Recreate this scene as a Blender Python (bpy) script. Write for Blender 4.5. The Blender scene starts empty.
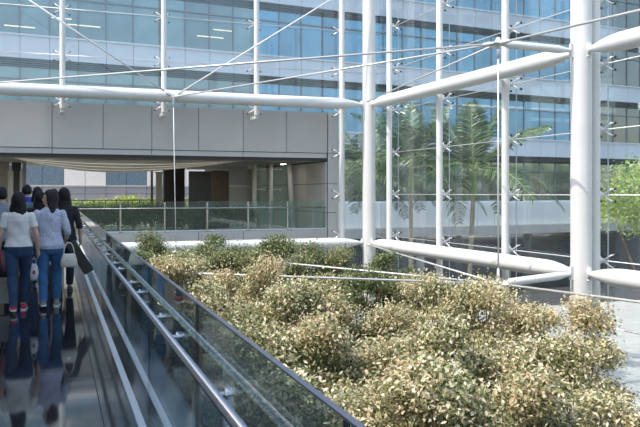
import bpy, bmesh, math, random
import numpy as np
from mathutils import Vector, Matrix

random.seed(7)
rng = np.random.default_rng(7)
S = bpy.context.scene
COL = S.collection
PI = math.pi

# ------------------------------------------------------------------ camera
F, CX, HY = 780.0, 320.0, 193.0            # focal length in px, centre, horizon row (640x427 frame)
TH = math.atan(300.0 / F)                  # the steel frame's depth axis lies 21 deg left of the view axis
ST, CT = math.sin(TH), math.cos(TH)
EYE = 1.6
cam_d = bpy.data.cameras.new('camera')
cam = bpy.data.objects.new('camera', cam_d)
COL.objects.link(cam)
cam.location = (0, 0, EYE)
cam.rotation_euler = (PI / 2, 0, -TH)
cam_d.sensor_width = 36.0
cam_d.lens = 36.0 * F / 640.0
cam_d.shift_y = (HY - 213.5) / 640.0
cam_d.clip_end = 500
S.camera = cam

# ------------------------------------------------------------------ light
SUN_EL, SUN_AZ = math.radians(57), math.radians(-97)     # azimuth from +Y towards +X: from the left, a little behind
sun_vec = Vector((math.sin(SUN_AZ) * math.cos(SUN_EL), math.cos(SUN_AZ) * math.cos(SUN_EL), math.sin(SUN_EL)))
W = bpy.data.worlds.new('world'); S.world = W
W.use_nodes = True
nt = W.node_tree
bg = nt.nodes['Background']
sky = nt.nodes.new('ShaderNodeTexSky')
sky.sky_type = 'NISHITA'
sky.sun_disc = False
sky.sun_elevation = SUN_EL
sky.sun_rotation = SUN_AZ
sky.air_density = 1.2; sky.dust_density = 2.5; sky.ozone_density = 1.0
nt.links.new(sky.outputs[0], bg.inputs['Color'])
bg.inputs['Strength'].default_value = 0.30
sl = bpy.data.lights.new('sun', 'SUN'); sl.energy = 3.9; sl.angle = 0.009; sl.color = (1.0, 0.955, 0.88)
so = bpy.data.objects.new('sun', sl); COL.objects.link(so)
so.rotation_euler = (-sun_vec).to_track_quat('-Z', 'Y').to_euler()
so.location = (-20, -10, 40)
S.view_settings.view_transform = 'Standard'
S.view_settings.look = 'None'
S.view_settings.exposure = 0.15
S.view_settings.gamma = 1.0
S.view_settings.use_curve_mapping = False
S.cycles.transparent_max_bounces = 32
S.cycles.max_bounces = 8

# ------------------------------------------------------------------ pixel helpers
def at_w(px, py, w):
    u = (px - CX) / F * w
    return Vector((w * ST + u * CT, w * CT - u * ST, EYE + (HY - py) / F * w))
def x_on_Y(px, Y):
    t = (px - CX) / F
    return Y * (ST + CT * t) / (CT - ST * t)
def y_on_X(px, X):
    t = (px - CX) / F
    return X * (CT - ST * t) / (ST + CT * t)
def w_of(x, y): return x * ST + y * CT
def z_at(py, x, y): return EYE + (HY - py) / F * w_of(x, y)

# ------------------------------------------------------------------ materials
MATS = {}
def mat(name, col=(0.8, 0.8, 0.8), rough=0.5, metal=0.0, spec=0.5, var=0.0, vscale=8.0, bump=0.0, bscale=60.0, trans=0.0, rand=0.0, coat=0.0, emit=0.0, ior=1.5):
    m = bpy.data.materials.new(name); m.use_nodes = True
    t = m.node_tree; p = t.nodes['Principled BSDF']
    p.inputs['Base Color'].default_value = (*col, 1)
    p.inputs['Roughness'].default_value = rough
    p.inputs['Metallic'].default_value = metal
    p.inputs['IOR'].default_value = ior
    p.inputs['Specular IOR Level'].default_value = spec
    if coat: p.inputs['Coat Weight'].default_value = coat; p.inputs['Coat Roughness'].default_value = 0.05
    if emit:
        p.inputs['Emission Color'].default_value = (*col, 1); p.inputs['Emission Strength'].default_value = emit
    tc = t.nodes.new('ShaderNodeTexCoord')
    if var > 0 or rand > 0:
        n = t.nodes.new('ShaderNodeTexNoise'); n.inputs['Scale'].default_value = vscale; n.inputs['Detail'].default_value = 5
        t.links.new(tc.outputs['Object'], n.inputs['Vector'])
        mr = t.nodes.new('ShaderNodeMapRange')
        mr.inputs['From Min'].default_value = 0.3; mr.inputs['From Max'].default_value = 0.7
        mr.inputs['To Min'].default_value = 1 - var; mr.inputs['To Max'].default_value = 1 + var
        t.links.new(n.outputs['Fac'], mr.inputs['Value'])
        src = mr.outputs[0]
        if rand > 0:
            oi = t.nodes.new('ShaderNodeObjectInfo')
            m2 = t.nodes.new('ShaderNodeMapRange')
            m2.inputs['To Min'].default_value = 1 - rand; m2.inputs['To Max'].default_value = 1 + rand
            t.links.new(oi.outputs['Random'], m2.inputs['Value'])
            mm = t.nodes.new('ShaderNodeMath'); mm.operation = 'MULTIPLY'
            t.links.new(src, mm.inputs[0]); t.links.new(m2.outputs[0], mm.inputs[1]); src = mm.outputs[0]
        hs = t.nodes.new('ShaderNodeVectorMath'); hs.operation = 'SCALE'
        hs.inputs[0].default_value = col
        t.links.new(src, hs.inputs['Scale'])
        t.links.new(hs.outputs[0], p.inputs['Base Color'])
    if bump > 0:
        n2 = t.nodes.new('ShaderNodeTexNoise'); n2.inputs['Scale'].default_value = bscale; n2.inputs['Detail'].default_value = 4
        t.links.new(tc.outputs['Object'], n2.inputs['Vector'])
        b = t.nodes.new('ShaderNodeBump'); b.inputs['Strength'].default_value = bump; b.inputs['Distance'].default_value = 0.01
        t.links.new(n2.outputs['Fac'], b.inputs['Height']); t.links.new(b.outputs[0], p.inputs['Normal'])
    MATS[name] = m
    return m

def glass(name, tint=(0.95, 0.98, 0.97), ior=1.5, dust_haze=0.03, mult=1.0):
    m = bpy.data.materials.new(name); m.use_nodes = True
    t = m.node_tree
    for n in list(t.nodes): t.nodes.remove(n)
    out = t.nodes.new('ShaderNodeOutputMaterial')
    tr = t.nodes.new('ShaderNodeBsdfTransparent'); tr.inputs[0].default_value = (*tint, 1)
    gl = t.nodes.new('ShaderNodeBsdfGlossy'); gl.inputs['Roughness'].default_value = 0.01; gl.inputs[0].default_value = (1, 1, 1, 1)
    df = t.nodes.new('ShaderNodeBsdfDiffuse'); df.inputs[0].default_value = (0.8, 0.82, 0.82, 1)
    fr = t.nodes.new('ShaderNodeFresnel'); fr.inputs['IOR'].default_value = ior
    ge = t.nodes.new('ShaderNodeNewGeometry')
    # leaving faces of the sheet use the same outer-side reflectance
    mu = t.nodes.new('ShaderNodeMath'); mu.operation = 'MULTIPLY'; mu.inputs[1].default_value = mult; mu.use_clamp = True
    lw = t.nodes.new('ShaderNodeLayerWeight'); lw.inputs['Blend'].default_value = 0.5
    pw = t.nodes.new('ShaderNodeMath'); pw.operation = 'POWER'; pw.inputs[1].default_value = 4.5
    t.links.new(lw.outputs['Facing'], pw.inputs[0])
    ma = t.nodes.new('ShaderNodeMath'); ma.operation = 'MULTIPLY_ADD'
    f0 = ((ior - 1) / (ior + 1)) ** 2
    ma.inputs[1].default_value = 1 - f0; ma.inputs[2].default_value = f0
    t.links.new(pw.outputs[0], ma.inputs[0]); t.links.new(ma.outputs[0], mu.inputs[0])
    t.nodes.remove(fr); t.nodes.remove(ge)
    mx = t.nodes.new('ShaderNodeMixShader')
    t.links.new(mu.outputs[0], mx.inputs[0]); t.links.new(tr.outputs[0], mx.inputs[1]); t.links.new(gl.outputs[0], mx.inputs[2])
    m2 = t.nodes.new('ShaderNodeMixShader'); m2.inputs[0].default_value = dust_haze  # diffuse film: reflected haze put into the pane colour, beside thin dirt
    t.links.new(mx.outputs[0], m2.inputs[1]); t.links.new(df.outputs[0], m2.inputs[2])
    t.links.new(m2.outputs[0], out.inputs['Surface'])
    MATS[name] = m
    return m

def leafmat(name, stops, rough=0.35, transl=0.35):
    """colour per leaf from the face attribute 'tint' through a ramp; thin-leaf translucency"""
    m = bpy.data.materials.new(name); m.use_nodes = True
    t = m.node_tree; p = t.nodes['Principled BSDF']; out = t.nodes['Material Output']
    at = t.nodes.new('ShaderNodeAttribute'); at.attribute_name = 'tint'
    oi = t.nodes.new('ShaderNodeObjectInfo')
    ad = t.nodes.new('ShaderNodeMath'); ad.operation = 'MULTIPLY_ADD'; ad.inputs[1].default_value = 0.12
    t.links.new(oi.outputs['Random'], ad.inputs[0]); t.links.new(at.outputs['Fac'], ad.inputs[2])
    sb = t.nodes.new('ShaderNodeMath'); sb.operation = 'SUBTRACT'; sb.inputs[1].default_value = 0.06
    t.links.new(ad.outputs[0], sb.inputs[0])
    r = t.nodes.new('ShaderNodeValToRGB')
    while len(r.color_ramp.elements) > 1: r.color_ramp.elements.remove(r.color_ramp.elements[0])
    r.color_ramp.elements[0].position = stops[0][0]; r.color_ramp.elements[0].color = (*stops[0][1], 1)
    for pos, c in stops[1:]:
        e = r.color_ramp.elements.new(pos); e.color = (*c, 1)
    t.links.new(sb.outputs[0], r.inputs[0])
    t.links.new(r.outputs[0], p.inputs['Base Color'])
    p.inputs['Roughness'].default_value = rough
    tl = t.nodes.new('ShaderNodeBsdfTranslucent')
    t.links.new(r.outputs[0], tl.inputs[0])
    mx = t.nodes.new('ShaderNodeMixShader'); mx.inputs[0].default_value = transl
    t.links.new(p.outputs[0], mx.inputs[1]); t.links.new(tl.outputs[0], mx.inputs[2])
    t.links.new(mx.outputs[0], out.inputs['Surface'])
    MATS[name] = m
    return m

mat('steel_white', (0.68, 0.68, 0.655), 0.35, var=0.03, vscale=2)
mat('cable', (0.62, 0.62, 0.60), 0.35, metal=0.3)
mat('stainless', (0.52, 0.51, 0.50), 0.26, metal=1.0, var=0.06, vscale=20)
mat('fitting', (0.70, 0.70, 0.70), 0.3, metal=0.35)
mat('dark_rubber', (0.03, 0.03, 0.03), 0.6)
mat('panel_grey', (0.485, 0.47, 0.44), 0.38, spec=0.4, var=0.03, vscale=1.2, rand=0.03)
mat('panel_light', (0.54, 0.53, 0.505), 0.4, var=0.03, vscale=1.2, rand=0.03)
mat('joint_dark', (0.05, 0.05, 0.05), 0.8)
mat('soffit', (0.30, 0.29, 0.24), 0.6, var=0.05)
mat('cove_white', (0.80, 0.78, 0.72), 0.5)
mat('granite', (0.018, 0.019, 0.022), 0.05, spec=0.6, var=0.3, vscale=90, rand=0.12)
mat('granite_kerb', (0.03, 0.03, 0.034), 0.08, var=0.2, vscale=60)
mat('concrete', (0.40, 0.39, 0.37), 0.8, var=0.08, vscale=2, bump=0.2)
mat('paving', (0.44, 0.43, 0.41), 0.8, var=0.08, vscale=1.5, rand=0.05)
mat('asphalt', (0.06, 0.06, 0.065), 0.9, var=0.1)
mat('stone_floor', (0.55, 0.52, 0.48), 0.3, var=0.05)
mat('soil', (0.06, 0.045, 0.03), 0.95, var=0.3, bump=0.6)
mat('sill_metal', (0.56, 0.61, 0.65), 0.4, metal=0.1)
mat('top_trim', (0.30, 0.30, 0.32), 0.3, metal=0.5)
mat('cladding_blue', (0.26, 0.30, 0.33), 0.45, metal=0.2, var=0.05)
mat('bark', (0.24, 0.14, 0.09), 0.9, var=0.25, vscale=20, bump=0.5)
mat('palm_bark', (0.30, 0.25, 0.19), 0.9, var=0.2, vscale=12, bump=0.4)
mat('crownshaft', (0.22, 0.36, 0.10), 0.4, var=0.1)
mat('rachis', (0.36, 0.42, 0.16), 0.5)
mat('spandrel', (0.60, 0.65, 0.72), 0.45, var=0.03, vscale=0.8, rand=0.03)
mat('spandrel_low', (0.66, 0.67, 0.66), 0.5, var=0.04, rand=0.03)
mat('louver', (0.05, 0.06, 0.07), 0.4, rand=0.2)
mat('tower_frame', (0.16, 0.19, 0.22), 0.4, metal=0.3)
mat('tower_glass', (0.08, 0.30, 0.48), 0.05, spec=0.5, var=0.25, vscale=0.35, rand=0.18, ior=2.0)
mat('tower_glass_teal', (0.13, 0.24, 0.27), 0.05, spec=0.5, var=0.3, vscale=0.45, rand=0.25, ior=2.0)  # haze of the far glass wall is put into this paler teal
mat('tower_glass_dark', (0.03, 0.042, 0.05), 0.05, spec=0.5, var=0.3, vscale=0.5, rand=0.25, ior=2.4)
mat('tower_glass_mirror', (0.42, 0.47, 0.45), 0.04, metal=0.75, var=0.2, vscale=0.5, rand=0.2)
mat('tower_louver_teal', (0.10, 0.15, 0.17), 0.4, rand=0.2)
mat('window_dull', (0.16, 0.22, 0.27), 0.35, var=0.2)
mat('tower_core', (0.05, 0.055, 0.06), 0.8)
mat('tower_low', (0.055, 0.065, 0.08), 0.4, var=0.15, vscale=0.6, rand=0.15)
mat('stone_brown', (0.10, 0.062, 0.04), 0.35, var=0.2, vscale=3)
mat('door_dark', (0.03, 0.03, 0.03), 0.3)
mat('tile_light', (0.82, 0.77, 0.72), 0.6, var=0.05, rand=0.05)
mat('tile_grey', (0.34, 0.34, 0.37), 0.5, var=0.05, rand=0.05)
mat('wall_stone', (0.30, 0.28, 0.25), 0.6, var=0.08)
mat('sign_red', (0.5, 0.03, 0.02), 0.4)
mat('skin', (0.52, 0.33, 0.24), 0.5)
mat('hair', (0.010, 0.008, 0.008), 0.55, spec=0.25, var=0.3, vscale=40)
mat('hair_brown', (0.018, 0.012, 0.010), 0.55, spec=0.25, var=0.3, vscale=40)
mat('tee_white', (0.66, 0.64, 0.60), 0.85, var=0.10, vscale=14, bump=0.5, bscale=14)
mat('blouse', (0.44, 0.46, 0.56), 0.85, var=0.22, vscale=34, bump=0.5, bscale=14)
mat('black_cloth', (0.014, 0.014, 0.018), 0.85, var=0.2)
mat('grey_shirt', (0.22, 0.24, 0.28), 0.85, var=0.08)
mat('blue_shirt', (0.02, 0.05, 0.34), 0.8, var=0.1)
mat('teal_shirt', (0.12, 0.19, 0.23), 0.8, var=0.1)
mat('jeans_dark', (0.022, 0.045, 0.10), 0.9, var=0.25, vscale=12, bump=0.3, bscale=20)
mat('jeans_blue', (0.045, 0.13, 0.27), 0.9, var=0.25, vscale=12, bump=0.3, bscale=20)
mat('trouser_black', (0.014, 0.015, 0.022), 0.9)
mat('shoe_red', (0.55, 0.02, 0.05), 0.5)
mat('shoe_grey', (0.25, 0.22, 0.21), 0.6)
mat('shoe_black', (0.02, 0.02, 0.02), 0.4)
mat('sole_white', (0.75, 0.73, 0.70), 0.6)
mat('eye', (0.01, 0.01, 0.01), 0.2)
mat('lip', (0.42, 0.16, 0.14), 0.5)
mat('bag_cream', (0.62, 0.58, 0.50), 0.5, var=0.06)
mat('bag_black', (0.012, 0.012, 0.013), 0.35)
mat('bag_grey', (0.26, 0.25, 0.23), 0.7, var=0.1)
mat('bag_strap_red', (0.45, 0.02, 0.06), 0.5)
mat('plastic_bag', (0.72, 0.70, 0.70), 0.4, var=0.05, bump=0.6, bscale=12)
mat('lamp_warm', (1.0, 0.88, 0.62), 0.5, emit=0.55)
mat('cove_glow', (1.0, 0.95, 0.86), 0.5, emit=1.2)
mat('fill_downlight', (1.0, 0.93, 0.82), 0.5, emit=28)
mat('copper', (0.72, 0.36, 0.12), 0.35, metal=0.7)
mat('flower_red', (0.5, 0.05, 0.03), 0.6)
glass('glass_wall', (0.95, 0.98, 0.98), 1.52, dust_haze=0.032)
glass('glass_wall_clear', (0.94, 0.97, 0.96), 1.5, dust_haze=0.006)
glass('glass_rail', (0.80, 0.89, 0.88), 1.5, dust_haze=0.015)
glass('glass_green', (0.78, 0.90, 0.86), 1.5, dust_haze=0.03)
leafmat('leaf_variegated', [(0.0, (0.055, 0.08, 0.028)), (0.27, (0.15, 0.18, 0.055)), (0.40, (0.40, 0.39, 0.16)), (0.52, (0.76, 0.67, 0.42)), (0.70, (0.92, 0.86, 0.64)), (0.82, (0.66, 0.46, 0.27)), (1.0, (0.46, 0.27, 0.16))], transl=0.35)
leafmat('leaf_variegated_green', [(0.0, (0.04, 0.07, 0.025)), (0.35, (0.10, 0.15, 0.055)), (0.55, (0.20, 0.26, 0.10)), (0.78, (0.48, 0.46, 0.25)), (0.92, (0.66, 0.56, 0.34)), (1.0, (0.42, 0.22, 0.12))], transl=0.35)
leafmat('leaf_bright', [(0.0, (0.22, 0.34, 0.06)), (0.5, (0.56, 0.66, 0.20)), (1.0, (0.82, 0.84, 0.42))], transl=0.5)
leafmat('leaf_street', [(0.0, (0.06, 0.13, 0.02)), (0.5, (0.20, 0.34, 0.07)), (1.0, (0.42, 0.55, 0.16))], transl=0.45)
leafmat('leaf_green', [(0.0, (0.02, 0.05, 0.012)), (0.6, (0.06, 0.13, 0.03)), (1.0, (0.14, 0.24, 0.06))], transl=0.3)
leafmat('leaf_lime', [(0.0, (0.20, 0.30, 0.04)), (0.5, (0.48, 0.55, 0.10)), (1.0, (0.70, 0.70, 0.22))], transl=0.4)
leafmat('leaf_palm', [(0.0, (0.03, 0.065, 0.022)), (0.6, (0.10, 0.165, 0.06)), (1.0, (0.32, 0.38, 0.22))], rough=.3, transl=0.2)

# ------------------------------------------------------------------ mesh helpers
class MB:
    def __init__(s): s.v = []; s.f = []; s.mi = []
    def add(s, vs, fs, mi=0):
        b = len(s.v); s.v.extend([tuple(p) for p in vs])
        for f in fs: s.f.append(tuple(b + i for i in f)); s.mi.append(mi)
    def box(s, x0, y0, z0, x1, y1, z1, mi=0, M=None):
        vs = [Vector((x, y, z)) for z in (z0, z1) for y in (y0, y1) for x in (x0, x1)]
        if M is not None: vs = [M @ p for p in vs]
        s.add(vs, [(0, 2, 3, 1), (4, 5, 7, 6), (0, 1, 5, 4), (2, 6, 7, 3), (0, 4, 6, 2), (1, 3, 7, 5)], mi)
    def tube(s, pts, rad, n=12, mi=0, cap=True, sq=None):
        pts = [Vector(p) for p in pts]
        if not hasattr(rad, '__len__'): rad = [rad] * len(pts)
        rings = []
        prev = None
        for i, p in enumerate(pts):
            d = (pts[min(i + 1, len(pts) - 1)] - pts[max(i - 1, 0)]).normalized()
            if prev is None:
                ref = Vector((0, 0, 1)) if abs(d.z) < 0.9 else Vector((0, 1, 0))
                a = d.cross(ref).normalized()
            else:
                a = (prev - d * prev.dot(d)).normalized()
            prev = a
            b = d.cross(a)
            r = rad[i]
            rx, ry = (r if hasattr(r, '__len__') else (r, r))
            rings.append([p + a * (math.cos(2 * PI * k / n) * rx) + b * (math.sin(2 * PI * k / n) * ry) for k in range(n)])
        vs = [q for r in rings for q in r]
        fs = []
        for i in range(len(rings) - 1):
            for k in range(n):
                k2 = (k + 1) % n
                fs.append((i * n + k, i * n + k2, (i + 1) * n + k2, (i + 1) * n + k))
        if cap:
            fs.append(tuple(reversed(range(n))))
            fs.append(tuple((len(rings) - 1) * n + k for k in range(n)))
        s.add(vs, fs, mi)
    def rings(s, rs, mi=0):
        """closed loft of rings (lists of points, same count)"""
        n = len(rs[0]); vs = [q for r in rs for q in r]; fs = []
        for i in range(len(rs) - 1):
            for k in range(n):
                k2 = (k + 1) % n
                fs.append((i * n + k, i * n + k2, (i + 1) * n + k2, (i + 1) * n + k))
        fs.append(tuple(reversed(range(n)))); fs.append(tuple((len(rs) - 1) * n + k for k in range(n)))
        s.add(vs, fs, mi)
    def ell(s, c, r, n=12, m=8, mi=0, M=None):
        c = Vector(c); vs = []; fs = []
        for i in range(1, m):
            a = PI * i / m
            for k in range(n):
                b = 2 * PI * k / n
                p = Vector((r[0] * math.sin(a) * math.cos(b), r[1] * math.sin(a) * math.sin(b), -r[2] * math.cos(a)))
                vs.append((M @ p if M is not None else p) + c)
        t = Vector((0, 0, r[2])); 
        vs.append((M @ -t if M is not None else -t) + c); vs.append((M @ t if M is not None else t) + c)
        bi, ti = len(vs) - 2, len(vs) - 1
        for i in range(m - 2):
            for k in range(n):
                k2 = (k + 1) % n
                fs.append((i * n + k, i * n + k2, (i + 1) * n + k2, (i + 1) * n + k))
        for k in range(n):
            k2 = (k + 1) % n
            fs.append((bi, k2, k)); fs.append((ti, (m - 2) * n + k, (m - 2) * n + k2))
        s.add(vs, fs, mi)
    def mesh(s, name, mats, smooth=False):
        me = bpy.data.meshes.new(name)
        me.from_pydata(s.v, [], s.f)
        if not isinstance(mats, (list, tuple)): mats = [mats]
        for m in mats: me.materials.append(MATS[m] if isinstance(m, str) else m)
        if len(mats) > 1: me.polygons.foreach_set('material_index', s.mi)
        if smooth: me.polygons.foreach_set('use_smooth', [True] * len(me.polygons))
        me.update()
        return me
    def build(s, name, mats, parent=None, smooth=False, loc=None):
        return link(name, s.mesh(name, mats, smooth), parent, loc)

def link(name, me, parent=None, loc=None, rot=None):
    o = bpy.data.objects.new(name, me); COL.objects.link(o)
    if parent is not None: o.parent = parent
    if loc is not None: o.location = loc
    if rot is not None: o.rotation_euler = rot
    return o
def empty(name, loc=(0, 0, 0), rz=0, parent=None):
    o = link(name, None, parent, loc); o.rotation_euler = (0, 0, rz); o.empty_display_size = 0.2
    return o
def tag(o, label, cat, group=None, kind=None):
    o['label'] = label; o['category'] = cat
    if group: o['group'] = group
    if kind: o['kind'] = kind
    return o
def struct(o, label=None, cat=None):
    o['kind'] = 'structure'
    if label: o['label'] = label
    if cat: o['category'] = cat
    return o
def autosmooth(me, ang=40):
    try: me.set_sharp_from_angle(angle=math.radians(ang))
    except Exception: pass

# ------------------------------------------------------------------ key positions of the steel frame
XB, YA = 12.32, 26.87            # plane of the right-hand tubes, plane of the far tubes
YC2, YC3 = 14.92, 2.97           # columns nearer along the right-hand plane
ZU, ZL, GZ = 4.93, -0.275, -5.6  # upper tube, lower tube, ground
XM, YM = XB + 0.45, YA + 0.45    # mullion planes
XG, YG = XM + 0.36, YM + 0.36    # glass planes
MX = [11.40 - 3.36 * k for k in range(5)]          # far-wall mullions
MY = [26.05 - 3.70 * k for k in range(5)]          # right-wall mullions
ZS = [1.55 + 1.56 * k for k in range(-4, 6)]       # spider fitting levels
ZTOP = ZS[-1] + 0.4

# ================================================================== SETTING
# ---- ground
g = MB()
g.box(-30, -10, GZ - 0.3, 75, 80, GZ - 0.02)
ground = struct(g.build('ground', 'joint_dark'), 'pale paved ground outside the glass wall', 'ground')
tile_me = MB(); tile_me.box(-0.745, -0.745, -0.03, 0.745, 0.745, 0.0)
tile_me = tile_me.mesh('paving_slab', 'paving')
cells = []
for i in range(60):
    for j in range(60):
        x = 13.9 + i * 1.5; y = 6 + j * 1.5
        if x > 44 or y > 40.5: continue
        cells.append((w_of(x, y), x, y))
cells.sort()
vis = []
for w, x, y in cells:
    px = CX + F * (x * CT - y * ST) / w; py = HY + F * (EYE - GZ) / w
    if 380 < px < 680 and py < 450: vis.append((x, y))
rest = [(x, y) for w, x, y in cells if (x, y) not in set(vis[:290])]
for x, y in vis[:290]: link('paving_slab', tile_me, ground, (x, y, GZ + 0.01))
r = MB()
for x, y in rest: r.box(x - .745, y - .745, GZ - .02, x + .745, y + .745, GZ + 0.01)
o = r.build('paving_rest', 'paving', ground); o['kind'] = 'stuff'
r = MB(); r.box(13.0, 41.3, GZ - .02, 75, 46.5, GZ + 0.005)
struct(r.build('road', 'asphalt'), 'dark strip of road at the foot of the office block', 'road')
r = MB(); r.box(-2, 2, GZ - .02, 13.1, 27.9, GZ + 0.05)
struct(r.build('planting_bed', 'soil'), 'dark soil bed under the variegated trees', 'soil')

# ---- walkway (turned 2.3 deg from the steel frame)
WA = math.radians(2.27)
wk = empty('walkway', (0, 0, 0), -WA)
wk.name = 'floor'
struct(wk, 'polished dark granite floor of the glazed walkway', 'floor')
s = MB(); s.box(-3.1, -4, -0.05, 0.945, 26.95, -0.012)
s.build('slab', 'joint_dark', wk)
s = MB(); s.box(-3.1, -4, -0.6, 0.80, 25.9, -0.05)
s.build('slab_beam', 'concrete', wk)
TW, TL = 0.82, 1.64
tm = MB(); tm.box(-TW / 2 + .003, -TL / 2 + .003, -0.012, TW / 2 - .003, TL / 2 - .003, 0.0)
tm = tm.mesh('floor_tile', 'granite')
for i in range(4):
    for j in range(-6, 12):
        y = 8.6 + TL * (j + .5)
        if y - TL / 2 < -4.1 or y + TL / 2 > 27.0: continue
        link('floor_tile', tm, wk, (0.32 - TW * (i + .5), y, 0))
km = MB(); km.box(-0.106, -TL / 2 + .003, -0.012, 0.106, TL / 2 - .003, 0.0)
km = km.mesh('border_tile', 'granite_kerb')
for j in range(-6, 12):
    y = 8.6 + TL * (j + .5)
    if y - TL / 2 < -4.1 or y + TL / 2 > 27.0: continue
    link('border_tile', km, wk, (0.43, y, 0))
s = MB(); s.box(0.538, -4, -0.012, 0.59, 26.9, 0.012); s.build('edge_strip', 'sill_metal', wk)
s = MB(); s.box(0.592, -4, -0.012, 0.70, 26.9, 0.002); s.build('glass_channel', 'granite_kerb', wk)
s = MB(); s.box(0.70, -4, -0.012, 0.74, 26.9, 0.014); s.build('edge_strip', 'sill_metal', wk)
cm = MB(); cm.box(0.742, 0, -0.012, 0.945, 2.04, 0.0); cm.box(0.925, 0, -0.45, 0.945, 2.04, -0.012)
cm = cm.mesh('cladding_panel', 'cladding_blue')
for k in range(-3, 12): link('cladding_panel', cm, wk, (0, 3.78 + 2.05 * k, 0))

# ---- unseen wall added left of the walkway to shade it and the nearest trees
wl = struct(empty('shade_wall_left', (-3.15, 0, 0), -WA), 'unseen grey clad wall added to shade the walkway', 'wall')
b = MB(); b.box(-1.0, -9, GZ, -0.06, 20.5, 8.2); b.build('core', 'concrete', wl)
pm = MB(); pm.box(-0.06, 0.008, 0.008, 0, 1.992, 1.492); pm = pm.mesh('wall_panel', 'panel_grey')
for i in range(14):
    for j in range(5): link('wall_panel', pm, wl, (0, -8.5 + 2 * i, 0.05 + 1.5 * j))

# ---- podium: the building the walkway leads into
YP = 28.05
ZSO, ZFB, ZFT = 2.82, 3.14, 4.72
pod = struct(empty('wall_back', (0, YP, 0)), 'grey panel clad podium front with a wide recessed opening', 'wall')
PX = [11.10 - 1.68 * k for k in range(11)]
def panel_mesh(w, h, d, name, m, gap=0.010):
    q = MB(); q.box(gap, 0, gap, w - gap, d, h - gap); return q.mesh(name, m)
fm = panel_mesh(1.68, ZFT - ZFB, 0.06, 'fascia_panel', 'panel_grey')
for k in range(10): link('fascia_panel', fm, pod, (PX[k + 1], 0, ZFB))
b = MB(); b.box(-6, 0.101, ZSO + .02, 11.5, 1.2, ZFB); b.box(-6, 0.06, ZFB, 11.5, 1.2, ZFT - .02); b.build('fascia_core', 'joint_dark', pod)
lm = panel_mesh(3.36, 0.20, 0.05, 'soffit_lip', 'panel_light')
for k in range(5): link('soffit_lip', lm, pod, (PX[2 * k + 2], .05, ZFB - .2))
b = MB(); b.box(-6, 0.36, ZSO, 11.1, 0.9, ZSO + .12); b.build('soffit_edge', 'soffit', pod)
sm = panel_mesh(1.68, 0.92, 0.06, 'spandrel_panel', 'panel_grey')
sm2 = panel_mesh(1.68, 2.42, 0.06, 'lower_panel', 'panel_grey')
for k in range(8):
    if PX[k + 1] < 0.3: continue
    link('spandrel_panel', sm, pod, (PX[k + 1], 0, -0.72))
    link('lower_panel', sm2, pod, (PX[k + 1], 0, -3.14))
    link('lower_panel', sm2, pod, (PX[k + 1], 0, -5.56))
b = MB(); b.box(-6, 0.06, GZ, 11.45, 1.0, -0.05); b.box(1.3, 0.06, -0.05, 11.1, 0.35, 0.19); b.build('lower_core', 'joint_dark', pod)
# pier at the right end
b = MB(); b.box(11.14, 0.06, GZ, 11.50, 1.2, ZFT); b.build('pier_core', 'joint_dark', pod)
pz = [-5.56, -3.14, -0.72, 0.84, 1.96, 3.14, ZFT]
for a, c in zip(pz[:-1], pz[1:]):
    q = MB(); q.box(11.13, 0.0, a + .01, 11.52, 0.06, c - .01); q.build('pier_panel', 'panel_light', pod)
    q = MB(); q.box(11.50, 0.06, a + .01, 11.56, 3.0, c - .01); q.build('pier_panel', 'panel_light', pod)
# side wall of the recess
b = MB(); b.box(11.12, 1.2, -0.2, 11.5, 9.5, ZFT - .1); b.build('recess_core', 'joint_dark', pod)
for a, c in zip([0.02, 0.84, 1.96], [0.84, 1.96, 2.82]):
    for y0, y1 in ((0.08, 2.2), (2.2, 4.6), (4.6, 7.0), (7.0, 9.4)):
        q = MB(); q.box(11.06, y0 + .012, a + .012, 11.12, y1 - .012, c - .012); q.build('recess_panel', 'panel_grey', pod)
# floor slab and roof of the podium
b = MB(); b.box(-9, 0.35, -0.35, 11.1, 17.5, 0.0); o = b.build('floor_podium', 'stone_floor'); o.location = (0, YP, 0); struct(o, 'floor of the recess behind the balcony rail', 'floor')
b = MB(); b.box(-9, 0.9, ZSO + .03, 11.1, 10.5, ZSO + .10)
ce = b.build('ceiling', 'soffit'); ce.location = (0, YP, 0); struct(ce, 'dull olive ceiling of the recess', 'ceiling')
b = MB(); b.box(-9, 1.2, ZFT - .5, 11.5, 10.8, ZFT - .02); o = b.build('roof_podium', 'concrete'); o.location = (0, YP, 0); struct(o, 'flat concrete roof slab of the podium', 'roof')
# curved stepped cove under the ceiling
cove = tag(empty('ceiling_cove', (0, YP, 0)), 'sweeping white stepped cove curving under the recess ceiling', 'ceiling cove')
xa, xb = x_on_Y(12, YP + .95), x_on_Y(240, YP + .95)
def cove_pts(k):
    out = []
    for i in range(49):
        t = -1 + i / 24
        q = 1 - t * t
        out.append(((xa + xb) / 2 + t * (xb - xa) / 2, 0.95 + (1.0 + 1.35 * k) * q, ZSO + .0 - (0.03 + 0.078 * k) * q))
    return out
for k in range(4):
    A, Bp = cove_pts(k), cove_pts(k + .72)
    q = MB(); vs = []; fs = []
    for p, r2 in zip(A, Bp):
        vs += [p, r2, (r2[0], r2[1], r2[2] + .05), (p[0], p[1], p[2] + .05)]
    for i in range(48):
        for a in range(4):
            a2 = (a + 1) % 4
            fs.append((4 * i + a, 4 * i + a2, 4 * i + 4 + a2, 4 * i + 4 + a))
    fs += [(3, 2, 1, 0), (192, 193, 194, 195)]
    q.add(vs, fs); q.build('cove_band', 'cove_white', cove, smooth=False)
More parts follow.
